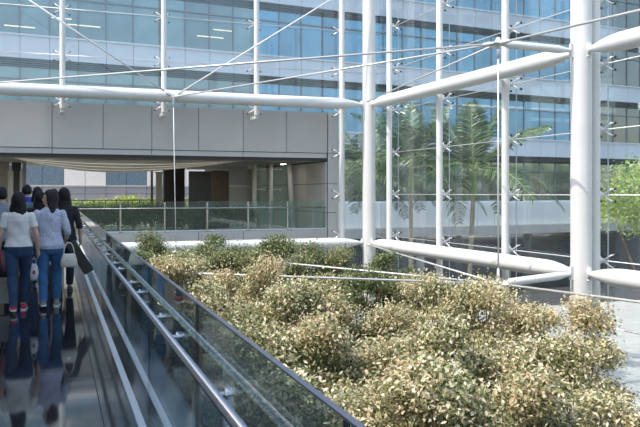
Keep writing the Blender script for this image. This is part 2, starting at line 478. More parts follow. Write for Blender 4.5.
for k in range(4):  # glowing strips added between the bands to whiten the cove
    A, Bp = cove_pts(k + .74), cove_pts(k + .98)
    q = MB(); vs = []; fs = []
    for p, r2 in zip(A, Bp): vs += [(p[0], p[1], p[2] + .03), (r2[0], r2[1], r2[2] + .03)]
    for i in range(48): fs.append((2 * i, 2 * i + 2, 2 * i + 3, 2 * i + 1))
    q.add(vs, fs); q.build('cove_glow_strip', 'cove_glow', cove)
for k, (x, y) in enumerate(((-1.5, 4.5), (2.5, 7.5), (6.5, 4.6), (10.2, 2.7), (6.0, 7.5), (9.0, 6.5), (-2.5, 7.5))):  # fill lamps added to brighten the recess; only the rightmost is a real fixture
    q = MB(); q.tube([(0, 0, 0), (0, 0, .05)], .14, 20); t = tag(empty('fill_downlight', (x, YP + y, ZSO - .022)), 'small round ceiling lamp of the recess set, mostly added as fill', 'lamp', 'recess lamps, mostly added fill')
    q.build('trim_ring', 'panel_light', t, True)
    q = MB(); q.tube([(0, 0, -.012), (0, 0, -.001)], .11, 20); q.build('lens', 'fill_downlight', t)
# small red and dark signs hung at the soffit
for px, m, lab in ((152, 'bag_black', 'small black box hanging below the fascia'), (161, 'sign_red', 'small red box hanging below the fascia')):
    x = x_on_Y(px, YP + .2); q = MB(); q.box(-.09, -.05, -.09, .09, .05, .08); q.box(-.012, -.012, .08, .012, .012, .2)
    o = q.build('hanging_sign', m); o.location = (x, YP + .2, 2.95); tag(o, lab, 'sign')

# recess interior ---------------------------------------------------
YI = YP + 8.8
def ix(px, Y): return x_on_Y(px, Y)
# brown stone wall and dark doorway
iw = struct(empty('wall_recess', (0, 0, 0)), 'inner wall of brown stone and grey panels with a dark doorway', 'wall')
Yw = YP + 5.6
def inner(name, pxa, pxb, z0, z1, m, Y=Yw, d=0.1, parent=iw):
    q = MB(); q.box(ix(pxa, Y), Y, z0, ix(pxb, Y), Y + d, z1); return q.build(name, m, parent)
inner('stone_panel', 211, 229, 0.02, 2.6, 'stone_brown')
inner('doorway', 189, 211, 0.02, 2.55, 'door_dark')
inner('grey_panel', 229, 247, 0.02, 1.0, 'panel_grey'); inner('grey_panel', 229, 247, 1.02, 1.9, 'panel_grey'); inner('grey_panel', 229, 247, 1.92, 2.8, 'panel_grey')
inner('lintel_panel', 187, 229, 2.62, 2.8, 'panel_grey', Yw - .01)
inner('grey_panel', 247, 330, 0.02, 1.0, 'panel_grey', YP + 9.0); inner('grey_panel', 247, 330, 1.02, 1.9, 'panel_grey', YP + 9.0); inner('grey_panel', 247, 330, 1.92, 2.8, 'panel_grey', YP + 9.0)
# white tubular posts with rungs and glass inside the recess
for k, (px, px2, lab) in enumerate(((254.5, 254.5, 'white upright tube post with two rungs, beside the grey inner wall'), (271, 271, 'white upright tube post with two rungs, between the other two posts'), (289.5, 293, 'white leaning tube post beside the grey recess side wall'))):
    Y = YP + 3.4
    t = empty('tube_post', (ix(px2, Y), Y, 0)); tag(t, lab, 'post')
    dx = ix(px, Y) - ix(px2, Y)
    q = MB(); q.tube([(0, 0, 0.0), (dx, 0, 2.82)], 0.085 if k < 2 else 0.11 , 16); q.build('shaft', 'steel_white', t, True)
    if k < 2:
        for z in (1.02, 1.75, 2.6):
            q = MB(); q.tube([(0.05, 0, z), (0.42, .02, z)], 0.022, 8); q.ell((0.44, .02, z), (.04, .04, .04)); q.build('rung', 'fitting', t, True)
Yq = YP + 3.6
for a, c in ((256, 270), (273, 289)):
    q = MB(); q.box(ix(a, Yq), Yq, 0.05, ix(c, Yq), Yq + .02, 2.8); o = q.build('screen_pane', 'glass_green')
    tag(o, 'greenish glass pane between white tube posts in the recess', 'glass pane', 'inner screen panes')
# glazed door frames and dark piers near the far exit
for px, wd, lab in ((152, .10, 'slim pale door post at the far exit beside slatted screen'), (169.5, .5, 'dark square pier right of the slatted screen'), (180, .45, 'dark square pier beside the dark doorway')):
    Y = YI
    x = ix(px, Y); q = MB(); q.box(x - wd / 2, Y, 0, x + wd / 2, Y + (.45 if wd > .2 else .1), 2.84)
    for z in (0.02, 2.7): q.box(x - wd / 2 - .02, Y - .02, z, x + wd / 2 + .02, Y + (.47 if wd > .2 else .12), z + .12)
    o = q.build('pier', 'stone_brown' if wd < .2 else 'door_dark'); tag(o, lab, 'pier')
scr = tag(empty('slat_screen', (ix(155, YI), YI + .2, 0)), 'tall upright grey slat screen at the far exit', 'screen')
xs = np.linspace(0.1, ix(162.5, YI) - ix(155, YI), 9)
for x in xs:
    q = MB(); q.box(x - .018, 0, 0.05, x + .018, .08, 2.5); q.build('slat', 'panel_light', scr)
for za, zb in ((2.5, 2.6), (0.0, .05)):
    q = MB(); q.box(0.05, -.01, za, xs[-1] + .05, .09, zb); q.build('screen_rail', 'panel_light', scr)
# doors on the left of the passage
Yd = YP + 6.2
for a, c, m, nm, lab in ((-12, 9, 'wall_stone', 'stone_wall', 'pale stone wall left of the passage'), (12, 21, 'door_dark', 'door_leaf', 'dark door leaf with pale frame left of the passage')):
    q = MB(); q.box(ix(a, Yd), Yd, 0, ix(c, Yd), Yd + .3, 2.84)
    o = tag(empty(nm, (0, 0, 0)), lab, 'door' if 'door' in nm else 'wall'); q.build('leaf', m, o)
    for e in (a, c):
        q = MB(); q.box(ix(e, Yd) - .05, Yd - .04, 0, ix(e, Yd) + .05, Yd, 2.5); q.build('jamb', 'panel_light', o)
q = MB(); q.box(ix(22.6, Yd), Yd - .05, 0, ix(26, Yd), Yd + .25, 2.84); q.box(ix(22.6, Yd) - .02, Yd - .07, 2.5, ix(26, Yd) + .02, Yd + .27, 2.62)
tag(q.build('pier', 'wall_stone'), 'pale stone pier beside the dark door leaf', 'pier')

# terrace behind, wall in the sun, railing
tw = struct(empty('wall_terrace', (0, 0, 0)), 'light tiled terrace wall with grey banded lower part', 'wall')
YT = 45.0
x0, x1 = ix(20, YT), ix(205, YT)
n = 9
for i in range(n):
    a = x0 + (x1 - x0) * i / n; c = x0 + (x1 - x0) * (i + 1) / n
    for j, (za, zb) in enumerate(((0.0, .62), (.64, 1.1), (1.12, 1.54), (1.56, 1.97))):
        q = MB(); q.box(a + .012, YT, za, c - .012, YT + .1, zb); q.build('banded_panel', 'tile_grey', tw)
    q = MB(); q.box(a + .012, YT - .01, 2.0, c - .012, YT + .1, 3.6)
    q.build('wall_tile', 'tile_light' if i not in (0, 1, 4, 5) else 'window_dull', tw)
q = MB(); q.box(x0, YT + .1, -.3, x1, YT + .2, 3.62); q.build('core', 'joint_dark', tw)
q = MB(); q.box(x0, YT - .06, 1.96, x1, YT + .02, 2.03); q.build('coping', 'panel_light', tw)
rail = tag(empty('terrace_railing', (0, YP + 11.2, 0)), 'thin dark railing in front of the lime green hedge', 'railing')
xr0, xr1 = ix(70, YP + 11.2), ix(205, YP + 11.2)
q = MB(); q.tube([(xr0, 0, 1.25), (xr1, 0, 1.25)], .03, 8); q.tube([(xr0, 0, .75), (xr1, 0, .75)], .015, 8); q.build('top_rail', 'louver', rail, True)
for i in range(13):
    x = xr0 + (xr1 - xr0) * i / 12
    q = MB(); q.tube([(x, 0, 0), (x, 0, 1.25)], .022, 8); q.build('post', 'louver', rail, True)

# ---- balcony balustrade (on the podium edge)
bal = tag(empty('balcony_balustrade', (0, YP + .12, 0.2)), 'glass balustrade with steel rail along the planted balcony edge', 'balustrade')
xs0 = 1.75
nb = 6
bw = (11.05 - xs0) / nb
for k in range(nb):
    a = xs0 + k * bw
    q = MB(); q.box(a + .012, 0, 0.03, a + bw - .012, .016, 1.10); q.build('glass_panel', 'glass_green', bal)
    q = MB(); q.box(a - .03, -.03, 0, a + .03, .05, 1.06); q.box(a - .05, -.04, 0, a + .05, .06, .02); q.build('post', 'stainless', bal)
q = MB(); q.tube([(xs0, -.07, 0.85), (11.05, -.07, 0.85)], .024, 10); q.build('handrail', 'stainless', bal, True)
q = MB(); q.box(xs0, -.04, 0, 11.08, .06, .05); q.build('base_channel', 'sill_metal', bal)

# ================================================================== STEEL FRAME
def column(x, y, lab):
    t = tag(empty('steel_column', (x, y, GZ)), lab, 'column')
    q = MB(); q.tube([(0, 0, 0), (0, 0, ZTOP + .3 - GZ)], 0.245, 32, cap=True); me = q.build('shaft', 'steel_white', t, True).data; autosmooth(me)
    q = MB(); q.tube([(0, 0, 0.0), (0, 0, .06)], .40, 24); q.build('base_plate', 'steel_white', t)
    for z in (ZU - GZ, ZL - GZ):
        q = MB(); q.box(-.32, -.035, z - .16, .0, .035, z + .16); q.box(-.035, -.32, z - .16, .035, .32, z + .16); q.build('gusset', 'steel_white', t)
    return t
column(XB, YA, 'white round steel column at the corner of the glass walls')
column(XB, YC2, 'white round steel column beside the horizontal strut, at the leafy tree')
column(XB, YC3, 'white round steel column at the open end of the glass wall')

def beam(p, q_, lab, ta=True, tb=True, r=0.212):
    p, q_ = Vector(p), Vector(q_); d = (q_ - p); L = d.length
    t = tag(empty('tube_beam', p), lab, 'beam')
    pts = []; rr = []
    prof = [(0.0, .05), (.12, .07), (.45, .145), (.8, .195), (1.05, .212)]
    if ta:
        for s_, k in prof: pts.append(s_); rr.append(k * r / .212)
    else: pts.append(0); rr.append(r)
    n_ = 12
    for i in range(1, n_): pts.append(1.05 + (L - 2.1) * i / n_); rr.append(r)
    if tb:
        for s_, k in reversed(prof): pts.append(L - s_); rr.append(k * r / .212)
    else: pts.append(L); rr.append(r)
    dn = d.normalized()
    m = MB(); m.tube([dn * s_ for s_ in pts], rr, 28); me = m.build('tube', 'steel_white', t, True).data; autosmooth(me, 50)
    for e, f in ((ta, 0.02), (tb, L - .02)):
        if e:
            m = MB(); c = dn * f; m.tube([c - Vector((0, 0, .12)), c + Vector((0, 0, .12))], .05, 12); m.build('pin', 'fitting', t, True)
    return t
G = .27
beam((-13, YA, ZU), (XB - G, YA, ZU), 'upper white steel tube in front of the grey fascia', ta=False)
beam((-13, YA, ZL), (XB - G, YA, ZL), 'lower white steel tube below the balcony balustrade', ta=False)
beam((XB, YA - G, ZU), (XB, YC2 + G, ZU), 'upper white steel tube between the two columns')
beam((XB, YA - G, ZL), (XB, YC2 + G, ZL), 'lower white steel tube between the two columns')
beam((XB, YC2 - G, ZU), (XB, YC3 + G, ZU), 'upper white steel tube right of the strut column, by the leafy tree')
beam((XB, YC2 - G, ZL), (XB, YC3 + G, ZL), 'lower white steel tube right of the strut column, by the leafy tree')

# struts, mast, cables
N2 = Vector((10.03, YC2, ZU + .03)); N2b = Vector((10.03, YC2, -0.44))
N1 = Vector((4.855, YA - .37, 4.86)); N1b = Vector((4.95, YA - .37, -.42))
N0 = Vector((-1.87, YA - .37, 4.90)); N0b = Vector((-1.87, YA - .37, -.62))
def rod(name, a, b_, r, lab, cat, m='cable', ends=True, fancy=0):
    a, b_ = Vector(a), Vector(b_); t = tag(empty(name, a), lab, cat)
    d = b_ - a; L = d.length; dn = d.normalized()
    q = MB()
    if fancy: q.tube([dn * .0, dn * .1, dn * .35, dn * (L - .35), dn * (L - .1), dn * L], [r * .4, r * .55, r, r, r * .55, r * .4], 16)
    else: q.tube([dn * 0, dn * L], r, 8)
    q.build('rod', m, t, True)
    if ends:
        for s0, s1 in ((0.02, .34), (L - .34, L - .02)):
            q = MB(); q.tube([dn * s0, dn * (s0 * .5 + s1 * .5), dn * s1], [r * 1.5, r * 2.1, r * 1.5], 10); q.build('fork_end', 'fitting', t, True)
    return t
rod('strut', (XB - .3, YC2, ZU), N2, .092, 'upper short white strut pointing inward from the column', 'strut', 'steel_white', False, 1)
rod('strut', (XB - .3, YC2, -.30), N2b, .092, 'lower short white strut pointing inward from the column', 'strut', 'steel_white', False, 1)
rod('tie_rod', N2, N2b, .018, 'thin upright rod joining the two strut tips', 'rod', 'steel_white')
rod('tie_rod', N1, N1b, .015, 'thin upright rod hanging in front of the balcony', 'rod', 'steel_white')
CG = None
rod('cable', N2, N1, .023, 'upper cable from the strut tip to the clamp on the far tube', 'cable')
rod('cable', N2, N0, .026, 'upper cable from the strut tip to the far end of the fascia tube', 'cable')
rod('cable', N2, (XB - .36, YA - .62, ZU + .05), .023, 'upper cable from the strut tip to the corner column', 'cable')
rod('cable', N2, (XB - .42, YC3 + .5, ZU + .02), .028, 'upper cable from the strut tip past the strut column', 'cable')
rod('cable', N2b, N1b, .026, 'lower cable from the strut tip to the balcony tube, above the trees', 'cable')
rod('cable', N2b, N0b, .026, 'lower cable running low through the treetops to the walkway', 'cable')
rod('cable', N2b, (XB - .36, YA - .62, ZL - .02), .026, 'lower cable from the strut tip to the corner column', 'cable')
rod('cable', N2b, (XB - .42, YC3 + .5, ZL - .05), .026, 'lower cable from the strut tip past the strut column', 'cable')
rod('cable', N1, (x_on_Y(-11, N1.y), N1.y, z_at(-27, x_on_Y(-11, N1.y), N1.y)), .028, 'diagonal cable rising left from the clamp on the upper tube', 'cable', 'steel_white')
rod('cable', N1, (x_on_Y(372, N1.y), N1.y, z_at(-26, x_on_Y(372, N1.y), N1.y)), .028, 'diagonal cable rising right from the clamp on the upper tube', 'cable', 'steel_white')
for p, lab in ((N1, 'small steel clamp plate on the upper fascia tube'), (N1b, 'small steel clamp plate on the lower balcony tube')):
    t = tag(empty('cable_clamp', p), lab, 'clamp')
    q = MB(); q.box(-.03, -.08, -.10, .03, .20, .10); q.build('plate', 'fitting', t)
    q = MB(); q.tube([(-.08, 0, 0), (.08, 0, 0)], .05, 12); q.build('pin', 'fitting', t, True)
for p, lab in ((N2, 'small steel node at the upper strut tip'), (N2b, 'small steel node at the lower strut tip')):
    t = tag(empty('cable_node', p), lab, 'clamp')
    q = MB(); q.tube([(0, 0, -.14), (0, 0, -.06), (0, 0, .06), (0, 0, .14)], [.03, .075, .075, .03], 14); q.build('hub', 'fitting', t, True)
    q = MB(); q.box(-.16, -.10, -.012, .16, .16, .012); q.build('plate', 'fitting', t)

# ---- glass walls: mullions, spider fittings, panes, rods
def spider_mesh():
    q = MB()      # out along +Y from the mullion to the glass
    q.tube([(0, 0.05, 0), (0, .20, 0)], [.035, .045], 10)
    q.ell((0, .21, 0), (.06, .05, .06), 10, 6)
    for sx in (-1, 1):
        for sz in (-1, 1):
            q.tube([(0, .21, 0), (sx * .10, .235, sz * .06), (sx * .23, .26, sz * .14), (sx * .245, .345, sz * .15)], [.026, .020, .016, .016], 8)
            q.tube([(sx * .245, .325, sz * .15), (sx * .245, .375, sz * .15)], .032, 10, mi=1)
    return q.mesh('spider_fitting', ['fitting', 'dark_rubber'], True)
spm = spider_mesh()
gA = struct(empty('wall_glass_back', (0, YM, 0)), 'far point-fixed glass wall with white mullions above the fascia', 'glass wall')
gB = struct(empty('wall_right', (XM, 0, 0), 0), 'tall point-fixed glass wall with white mullions on the palm side', 'glass wall')
for i, x in enumerate(MX):
    zb = GZ if i == 0 else 4.42
    q = MB(); q.tube([(0, 0, zb), (0, 0, ZTOP)], .092 if i else .10, 18); m = q.build('mullion', 'steel_white', gA, True); m.location = (x, 0, 0); autosmooth(m.data)
    for z in ZS:
        if z < zb + .2: continue
        link('spider_fitting', spm, m, (0, 0, z))
    if i:
        q = MB(); q.box(-.05, 0, zb - .12, .05, .7, zb); q.build('foot_bracket', 'steel_white', m)
for i, y in enumerate(MY):
    q = MB(); q.tube([(0, 0, GZ), (0, 0, ZTOP)], .105, 18); m = q.build('mullion', 'steel_white', gB, True); m.location = (0, y, 0); autosmooth(m.data)
    for z in ZS:
        link('spider_fitting', spm, m, (0, 0, z), (0, 0, -PI / 2))
GT = .010
def pane(parent, kind, a, c, z0, z1):
    q = MB()
    if kind == 'A': q.box(a + .008, YG - YM, z0 + .008, c - .008, YG - YM + GT * 2, z1 - .008)
    else: q.box(XG - XM, a + .008, z0 + .008, XG - XM + GT * 2, c - .008, z1 - .008)
    q.build('pane', 'glass_wall' if kind == 'A' else 'glass_wall_clear', parent)
zrow = [GZ + .02] + [z for z in ZS if z > GZ + .5]
xsA = [XG - .03] + MX
for i in range(len(xsA) - 1):
    for z0, z1 in zip(zrow[:-1], zrow[1:]):
        if i > 0 and z0 < 4.6: continue
        pane(gA, 'A', xsA[i + 1], xsA[i], z0, z1)
ysB = [YG - .03] + MY
for i in range(len(ysB) - 1):
    for z0, z1 in zip(zrow[:-1], zrow[1:]): pane(gB, 'B', ysB[i + 1], ysB[i], z0, z1)
for z in ZS:
    if z > 4.7 :
        q = MB(); q.tube([(MX[-1], .21, z), (XG - .1, .21, z)], .014, 8); q.build('horizontal_rod', 'cable', gA, True)
    if z > -3.5:
        q = MB(); q.tube([(.21, MY[-1], z), (.21, YG - .1, z)], .012, 8); q.build('horizontal_rod', 'cable', gB, True)
# silicone beads in the upright glass joints
for x in MX:
    q = MB(); q.box(x - .0075, YG - YM - .002, (GZ if x == MX[0] else 4.68), x + .0075, YG - YM + .022, ZS[-1]); q.build('joint_bead', 'sill_metal', gA)
for y in MY:
    q = MB(); q.box(XG - XM - .002, y - .0075, GZ, XG - XM + .022, y + .0075, ZS[-1]); q.build('joint_bead', 'sill_metal', gB)

# ================================================================== WALKWAY BALUSTRADE
wb = tag(empty('walkway_balustrade', (0, 0, 0), -WA), 'frameless glass balustrade with round steel handrail along the granite walkway', 'balustrade')
GXw = 0.655
gp = MB(); gp.box(-.008, .006, 0.003, .008, 2.044, 1.065); gp = gp.mesh('glass_panel', 'glass_rail')
br = MB(); br.tube([(-.082, 0, -.03), (-.05, 0, -.035), (-.008, 0, -.035)], .011, 8); br.tube([(-.014, 0, -.035), (.014, 0, -.035)], .026, 12); br.box(-.085, -.03, -.032, -.045, .03, -.022)
br = br.mesh('bracket', 'stainless')
hr = MB(); hr.tube([(0, -3, 0), (0, 26.7, 0)], .0215, 20)
hr = hr.build('handrail', 'stainless', wb, True, (0.574, 0, 0.83))
cap = MB(); cap.box(GXw - .010, -2.4, 1.066, GXw + .010, 26.55, 1.073); cap.build('top_trim', 'top_trim', wb)
edge = MB(); edge.box(-.0085, -.003, .003, .0085, .003, 1.064); edge = edge.mesh('panel_joint', 'louver')
for k in range(-3, 11):
    y = 3.78 + 2.05 * k
    link('glass_panel', gp, wb, (GXw, y, 0))
    link('panel_joint', edge, wb, (GXw, y, 0))
    for dy in (.62, 1.35):
        link('bracket', br, hr, (GXw - 0.574, y + dy, 0.0))

# ================================================================== OFFICE BLOCK BEHIND
tdir = math.atan2(0.1011, 0.9949)
tow = tag(empty('office_block', (0, 45.66, 0), tdir), 'pale blue office block with ribbon windows behind the glass walls', 'building')
MOD = 1.55; I0, I1 = -4, 31
FH = 4.64; SILL = 1.0
q = MB(); q.box(I0 * MOD, .35, GZ, I1 * MOD, 14, 24.8); q.build('core', 'tower_core', tow)
xl, xr = I0 * MOD, I1 * MOD
def pm_(w, z0, z1, y0, y1, name, m, gap=.012):
    b_ = MB(); b_.box(gap, y0, z0, w - gap, y1, z1); return b_.mesh(name, m)
NF = 4
wp = {m: pm_(MOD, 0.04, 2.86, .12, .16, 'window_pane', m, .03) for m in ('tower_glass', 'tower_glass_teal', 'tower_glass_dark', 'tower_glass_mirror')}
spm_ = pm_(MOD, 0, 1.28, 0.0, .2, 'spandrel_panel', 'spandrel')
spl_ = pm_(MOD, 0, 1.7, -0.25, .2, 'spandrel_panel', 'spandrel_low')
lvm = MB()
for k in range(4): lvm.box(0.02, .02 + .02 * k, 0.04 + k * .12, MOD - .02, .30, 0.085 + k * .12)
lvt = lvm.mesh('louver_panel', 'tower_louver_teal'); lvm = lvm.mesh('louver_panel', 'louver')
fin = MB(); fin.box(-.03, .05, 0, .03, .2, 2.86); fin = fin.mesh('window_mullion', 'tower_frame')
for fl in range(NF):
    zs_ = SILL + FH * fl
    for i in range(I0, I1):
        gm = 'tower_glass_teal' if i < 9 else ('tower_glass' if i < 27 else 'tower_glass_dark')
        if fl == 0: gm = 'tower_glass_mirror'
        link('window_pane', wp[gm], tow, (i * MOD, 0, zs_))
        link('louver_panel', lvt if i < 9 else lvm, tow, (i * MOD, 0, zs_ + 2.86))
        link('spandrel_panel', spm_, tow, (i * MOD, 0, zs_ + 3.36))
    for i in range(I0, I1 + 1): link('window_mullion', fin, tow, (i * MOD, 0, zs_))
    q = MB(); q.box(xl, .03, zs_ + 2.18, xr, .13, zs_ + 2.25); q.build('transom', 'tower_frame', tow)
    q = MB(); q.box(xl, -.10, zs_ - .06, xr, .2, zs_ + .03); q.build('sill_ledge', 'spandrel', tow)
for i in range(I0, I1): link('spandrel_panel', spl_, tow, (i * MOD, 0, SILL - 1.76))
q = MB(); q.box(xl, -.55, -1.42, xr, .3, -.78); q.build('ledge', 'concrete', tow)
lp = pm_(MOD * 2, GZ, -1.5, .55, .7, 'lower_panel', 'tower_low')
for i in range(I0, I1, 2): link('lower_panel', lp, tow, (i * MOD, 0, 0))
for i in range(I0 + 1, I1, 5):
    q = MB(); q.tube([(i * MOD, .25, GZ), (i * MOD, .25, -1.45)], .32, 16); q.build('pillar', 'concrete', tow, True)
# lit ceiling strips behind the upper left windows
for (px, py, L) in ((20, 27, 1.6), (85, 25, 1.8), (215, 34, 1.7), (62, 18, 1.1), (228, 27, 1.2)):
    x = x_on_Y(px, 45.9); z = z_at(py, x, 45.9)
    q = MB(); q.box(x - L / 2, .10, z - .03, x + L / 2, .119, z + .03); q.build('ceiling_lamp_strip', 'lamp_warm', tow)

# ================================================================== PLANTS
def leaf_cloud(n, size, clusters, rad_fn, asp=0.42, droop=0.5, tw=0.16, per=None):
    """numpy: kite leaves around twig ends; returns verts (4n), faces (n quads folded to 2 tris), tint"""
    per = per or n // len(clusters)
    c = np.repeat(np.array(clusters), per, axis=0)
    N = len(c)
    p = c + rng.normal(0, 1, (N, 3)) * np.array([tw, tw, tw * .8])
    yaw = rng.uniform(0, 2 * PI, N); pit = rng.normal(-droop, .45, N)
    d = np.stack([np.cos(yaw) * np.cos(pit), np.sin(yaw) * np.cos(pit), np.sin(pit)], 1)
    up = np.stack([rng.normal(0, .45, N), rng.normal(0, .45, N), np.ones(N)], 1)
    s_ = np.cross(d, up); s_ /= np.linalg.norm(s_, axis=1, keepdims=True)
    nrm = np.cross(s_, d)
    L = size * rng.uniform(.65, 1.25, N)[:, None]
    v0 = p; v2 = p + d * L
    mid = p + d * L * .45 - nrm * L * .06
    v1 = mid + s_ * L * asp; v3 = mid - s_ * L * asp
    v1 = p + d * L * .45 + s_ * L * asp * .5 + nrm * L * .07
    v3 = p + d * L * .45 - s_ * L * asp * .5 + nrm * L * .07
    V = np.stack([v0, v1, v2, v3], 1).reshape(-1, 3)
    return V, N, c

def foliage_mesh(name, m, clusters, n, size, asp=.42, droop=.5, tw=.16, tint_fn=None):
    V, N, c = leaf_cloud(n, size, clusters, None, asp, droop, tw)
    me = bpy.data.meshes.new(name)
    idx = np.arange(N) * 4
    tri = np.stack([idx, idx + 1, idx + 2, idx, idx + 2, idx + 3], 1).reshape(-1)
    me.vertices.add(len(V)); me.vertices.foreach_set('co', V.astype(np.float32).ravel())
    nf = 2 * N
    me.loops.add(nf * 3); me.loops.foreach_set('vertex_index', tri.astype(np.int32))
    me.polygons.add(nf); me.polygons.foreach_set('loop_start', (np.arange(nf) * 3).astype(np.int32)); me.polygons.foreach_set('loop_total', np.full(nf, 3, np.int32))
    tint = np.clip((tint_fn(c) if tint_fn else rng.uniform(0, 1, N)), 0, 1)
    a = me.attributes.new('tint', 'FLOAT', 'FACE'); a.data.foreach_set('value', np.repeat(tint, 2).astype(np.float32))
    me.materials.append(MATS[m]); me.update(calc_edges=True); me.validate()
    return me

def crown_clusters(n, rx, rz, zc, seed, lump=9):
    r_ = np.random.default_rng(seed)
    lumps = []
    for k in range(lump):
        a = r_.uniform(0, 2 * PI); e = r_.uniform(-.7, 1.0); rr = r_.uniform(.3, .8) * (1 - .45 * max(e, 0))
        lumps.append((np.array([math.cos(a) * rx * rr, math.sin(a) * rx * rr, zc + e * rz * .65]), r_.uniform(.28, .52) * rx))
    out = []
    for i in range(n):
        c, R_ = lumps[i % lump]
        v = r_.normal(0, 1, 3); v /= np.linalg.norm(v)
        if v[2] < -.3: v[2] *= -.6
        out.append(c + v * R_ * r_.uniform(.55, 1.05) * np.array([1, 1, .85]))
    return out, lumps

def tree_parts(seed, height, rx, rz, nclus, nleaf, size, leafm, barkm='bark', trunk_r=.055, asp=.42, tw=.16, droop=.5, tint=None, lump=9):
    zc = height - rz
    cl, lumps = crown_clusters(nclus, rx, rz, zc, seed, lump)
    top = max(c[2] for c in cl); sh = height - top
    cl = [c + np.array([0, 0, sh]) for c in cl]
    r_ = np.random.default_rng(seed + 100)
    q = MB()
    z1 = zc - rz * .6
    base = [(0, 0, 0), (r_.normal(0, .05), r_.normal(0, .05), z1 * .5), (r_.normal(0, .08), r_.normal(0, .08), z1), (r_.normal(0, .1), r_.normal(0, .1), height - rz * .5)]
    q.tube(base, [trunk_r * 1.2, trunk_r, trunk_r * .85, trunk_r * .3], 8)
    for c, R_ in lumps:
        c = Vector(c) + Vector((0, 0, sh)); st = Vector((0, 0, min(z1 * r_.uniform(.6, 1.0), c.z - .3)))
        md = st.lerp(c, .55) + Vector((0, 0, -.1))
        q.tube([st, md, c], [trunk_r * .55, trunk_r * .4, trunk_r * .15], 6)
        for k in range(7):
            e = Vector(cl[int(r_.integers(0, len(cl)))])
            if (e - c).length < R_ * 1.6: q.tube([c, c.lerp(e, .5) + Vector((0, 0, .04)), e], [trunk_r * .16, trunk_r * .12, .004], 4)
    wood = q.mesh('trunk', barkm, True)
    fol = foliage_mesh('foliage', leafm, cl, nleaf, size, asp, droop, tw, tint)
    return wood, fol

def vtint(c):
    n = len(c)
    base = rng.uniform(0, 1, n)
    patch = .5 + .5 * np.sin(c[:, 0] * 3.1 + 1.3) * np.sin(c[:, 1] * 2.7) 
    return .72 * base + .25 * patch
LEAFSZ = .074
leafm = ['leaf_variegated', 'leaf_variegated_green']
variants = {m: [] for m in leafm}
for sd, (h, rx, rz) in enumerate(((5.2, 1.05, 1.75), (5.0, .95, 1.6), (5.3, 1.15, 1.7), (5.1, .9, 1.9))):
    wood, fol = tree_parts(11 + sd, h, rx, rz, 700, 14000, LEAFSZ, leafm[0], tint=vtint, asp=.52, tw=.095, trunk_r=.05, lump=13)
    variants[leafm[0]].append((h, (wood, fol)))
    f2 = fol.copy(); f2.materials[0] = MATS[leafm[1]]
    variants[leafm[1]].append((h, (wood, f2)))
LAB = {
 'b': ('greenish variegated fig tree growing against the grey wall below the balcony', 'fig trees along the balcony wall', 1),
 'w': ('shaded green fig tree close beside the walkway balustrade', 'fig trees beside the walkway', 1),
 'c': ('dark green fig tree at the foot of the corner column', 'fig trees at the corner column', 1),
 's': ('cream and green fig tree beside the strut column and lower strut', 'fig trees near the strut column', 0),
 'm': ('cream and tan variegated fig tree standing under the lower cables', 'fig trees under the lower cables', 0),
 'n': ('cream and tan variegated fig tree in the open bed clear of the cables', 'fig trees clear of the cables', 0)}
# (px, py of the top, depth, zone)
spots = [
    (150, 242, 24.0, 'b'), (203, 245, 24.6, 'b'), (243, 254, 24.0, 'b'), (281, 246, 24.2, 'b'), (313, 253, 24.5, 'b'), (345, 256, 24.8, 'c'), (391, 261, 24.0, 'c'),
    (178, 256, 23.0, 'b'), (226, 258, 23.6, 'b'), (262, 260, 23.0, 'b'), (302, 262, 23.0, 'b'), (150, 258, 22.0, 'w'),
    (120, 270, 20.0, 'w'), (176, 262, 20.5, 'm'), (232, 276, 20.0, 'm'), (268, 262, 19.2, 'm'), (315, 281, 20.3, 'm'), (362, 274, 20.4, 'c'), (405, 284, 20.8, 'm'), (436, 276, 19.0, 'm'),
    (135, 290, 16.0, 'w'), (196, 290, 15.8, 'm'), (246, 305, 15.8, 'm'), (292, 286, 15.8, 'm'), (345, 302, 15.8, 'm'), (398, 308, 16.0, 'm'), (450, 282, 15.6, 'm'), (486, 277, 15.3, 's'), (530, 306, 15.6, 's'), (578, 303, 15.0, 's'),
    (118, 322, 11.8, 'w'), (180, 330, 12.0, 'w'), (240, 318, 12.0, 'm'), (290, 334, 12.0, 'm'), (340, 318, 11.8, 'm'), (392, 345, 12.0, 'm'), (440, 318, 11.6, 'm'), (490, 352, 12.0, 'm'), (550, 338, 12.2, 's'),
    (140, 372, 8.8, 'w'), (215, 392, 8.8, 'w'), (285, 368, 8.9, 'm'), (350, 390, 9.0, 'm'), (420, 362, 9.0, 'm'), (490, 398, 9.2, 'm'), (556, 372, 9.6, 'm'), (618, 402, 10.2, 'm')]
for k, (px, py, w, zn) in enumerate(spots):
    py -= 9 if zn in 'bc' else (6 if w > 15 and px < 420 else 2)
    p = at_w(px, py, w)
    if zn == 'm' and w < 14: zn = 'n'
    lab, grp, mi = LAB[zn]
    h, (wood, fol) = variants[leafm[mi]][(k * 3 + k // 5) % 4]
    sc = (p.z - (GZ + .05)) / h
    t = empty('fig_tree', (max(2.4, min(p.x, 11.45)), min(p.y, 26.0), GZ + .05), rng.uniform(0, 6.28)); t.scale = (1, 1, sc)
    link('trunk', wood, t); link('foliage', fol, t)
    tag(t, lab, 'tree', grp)

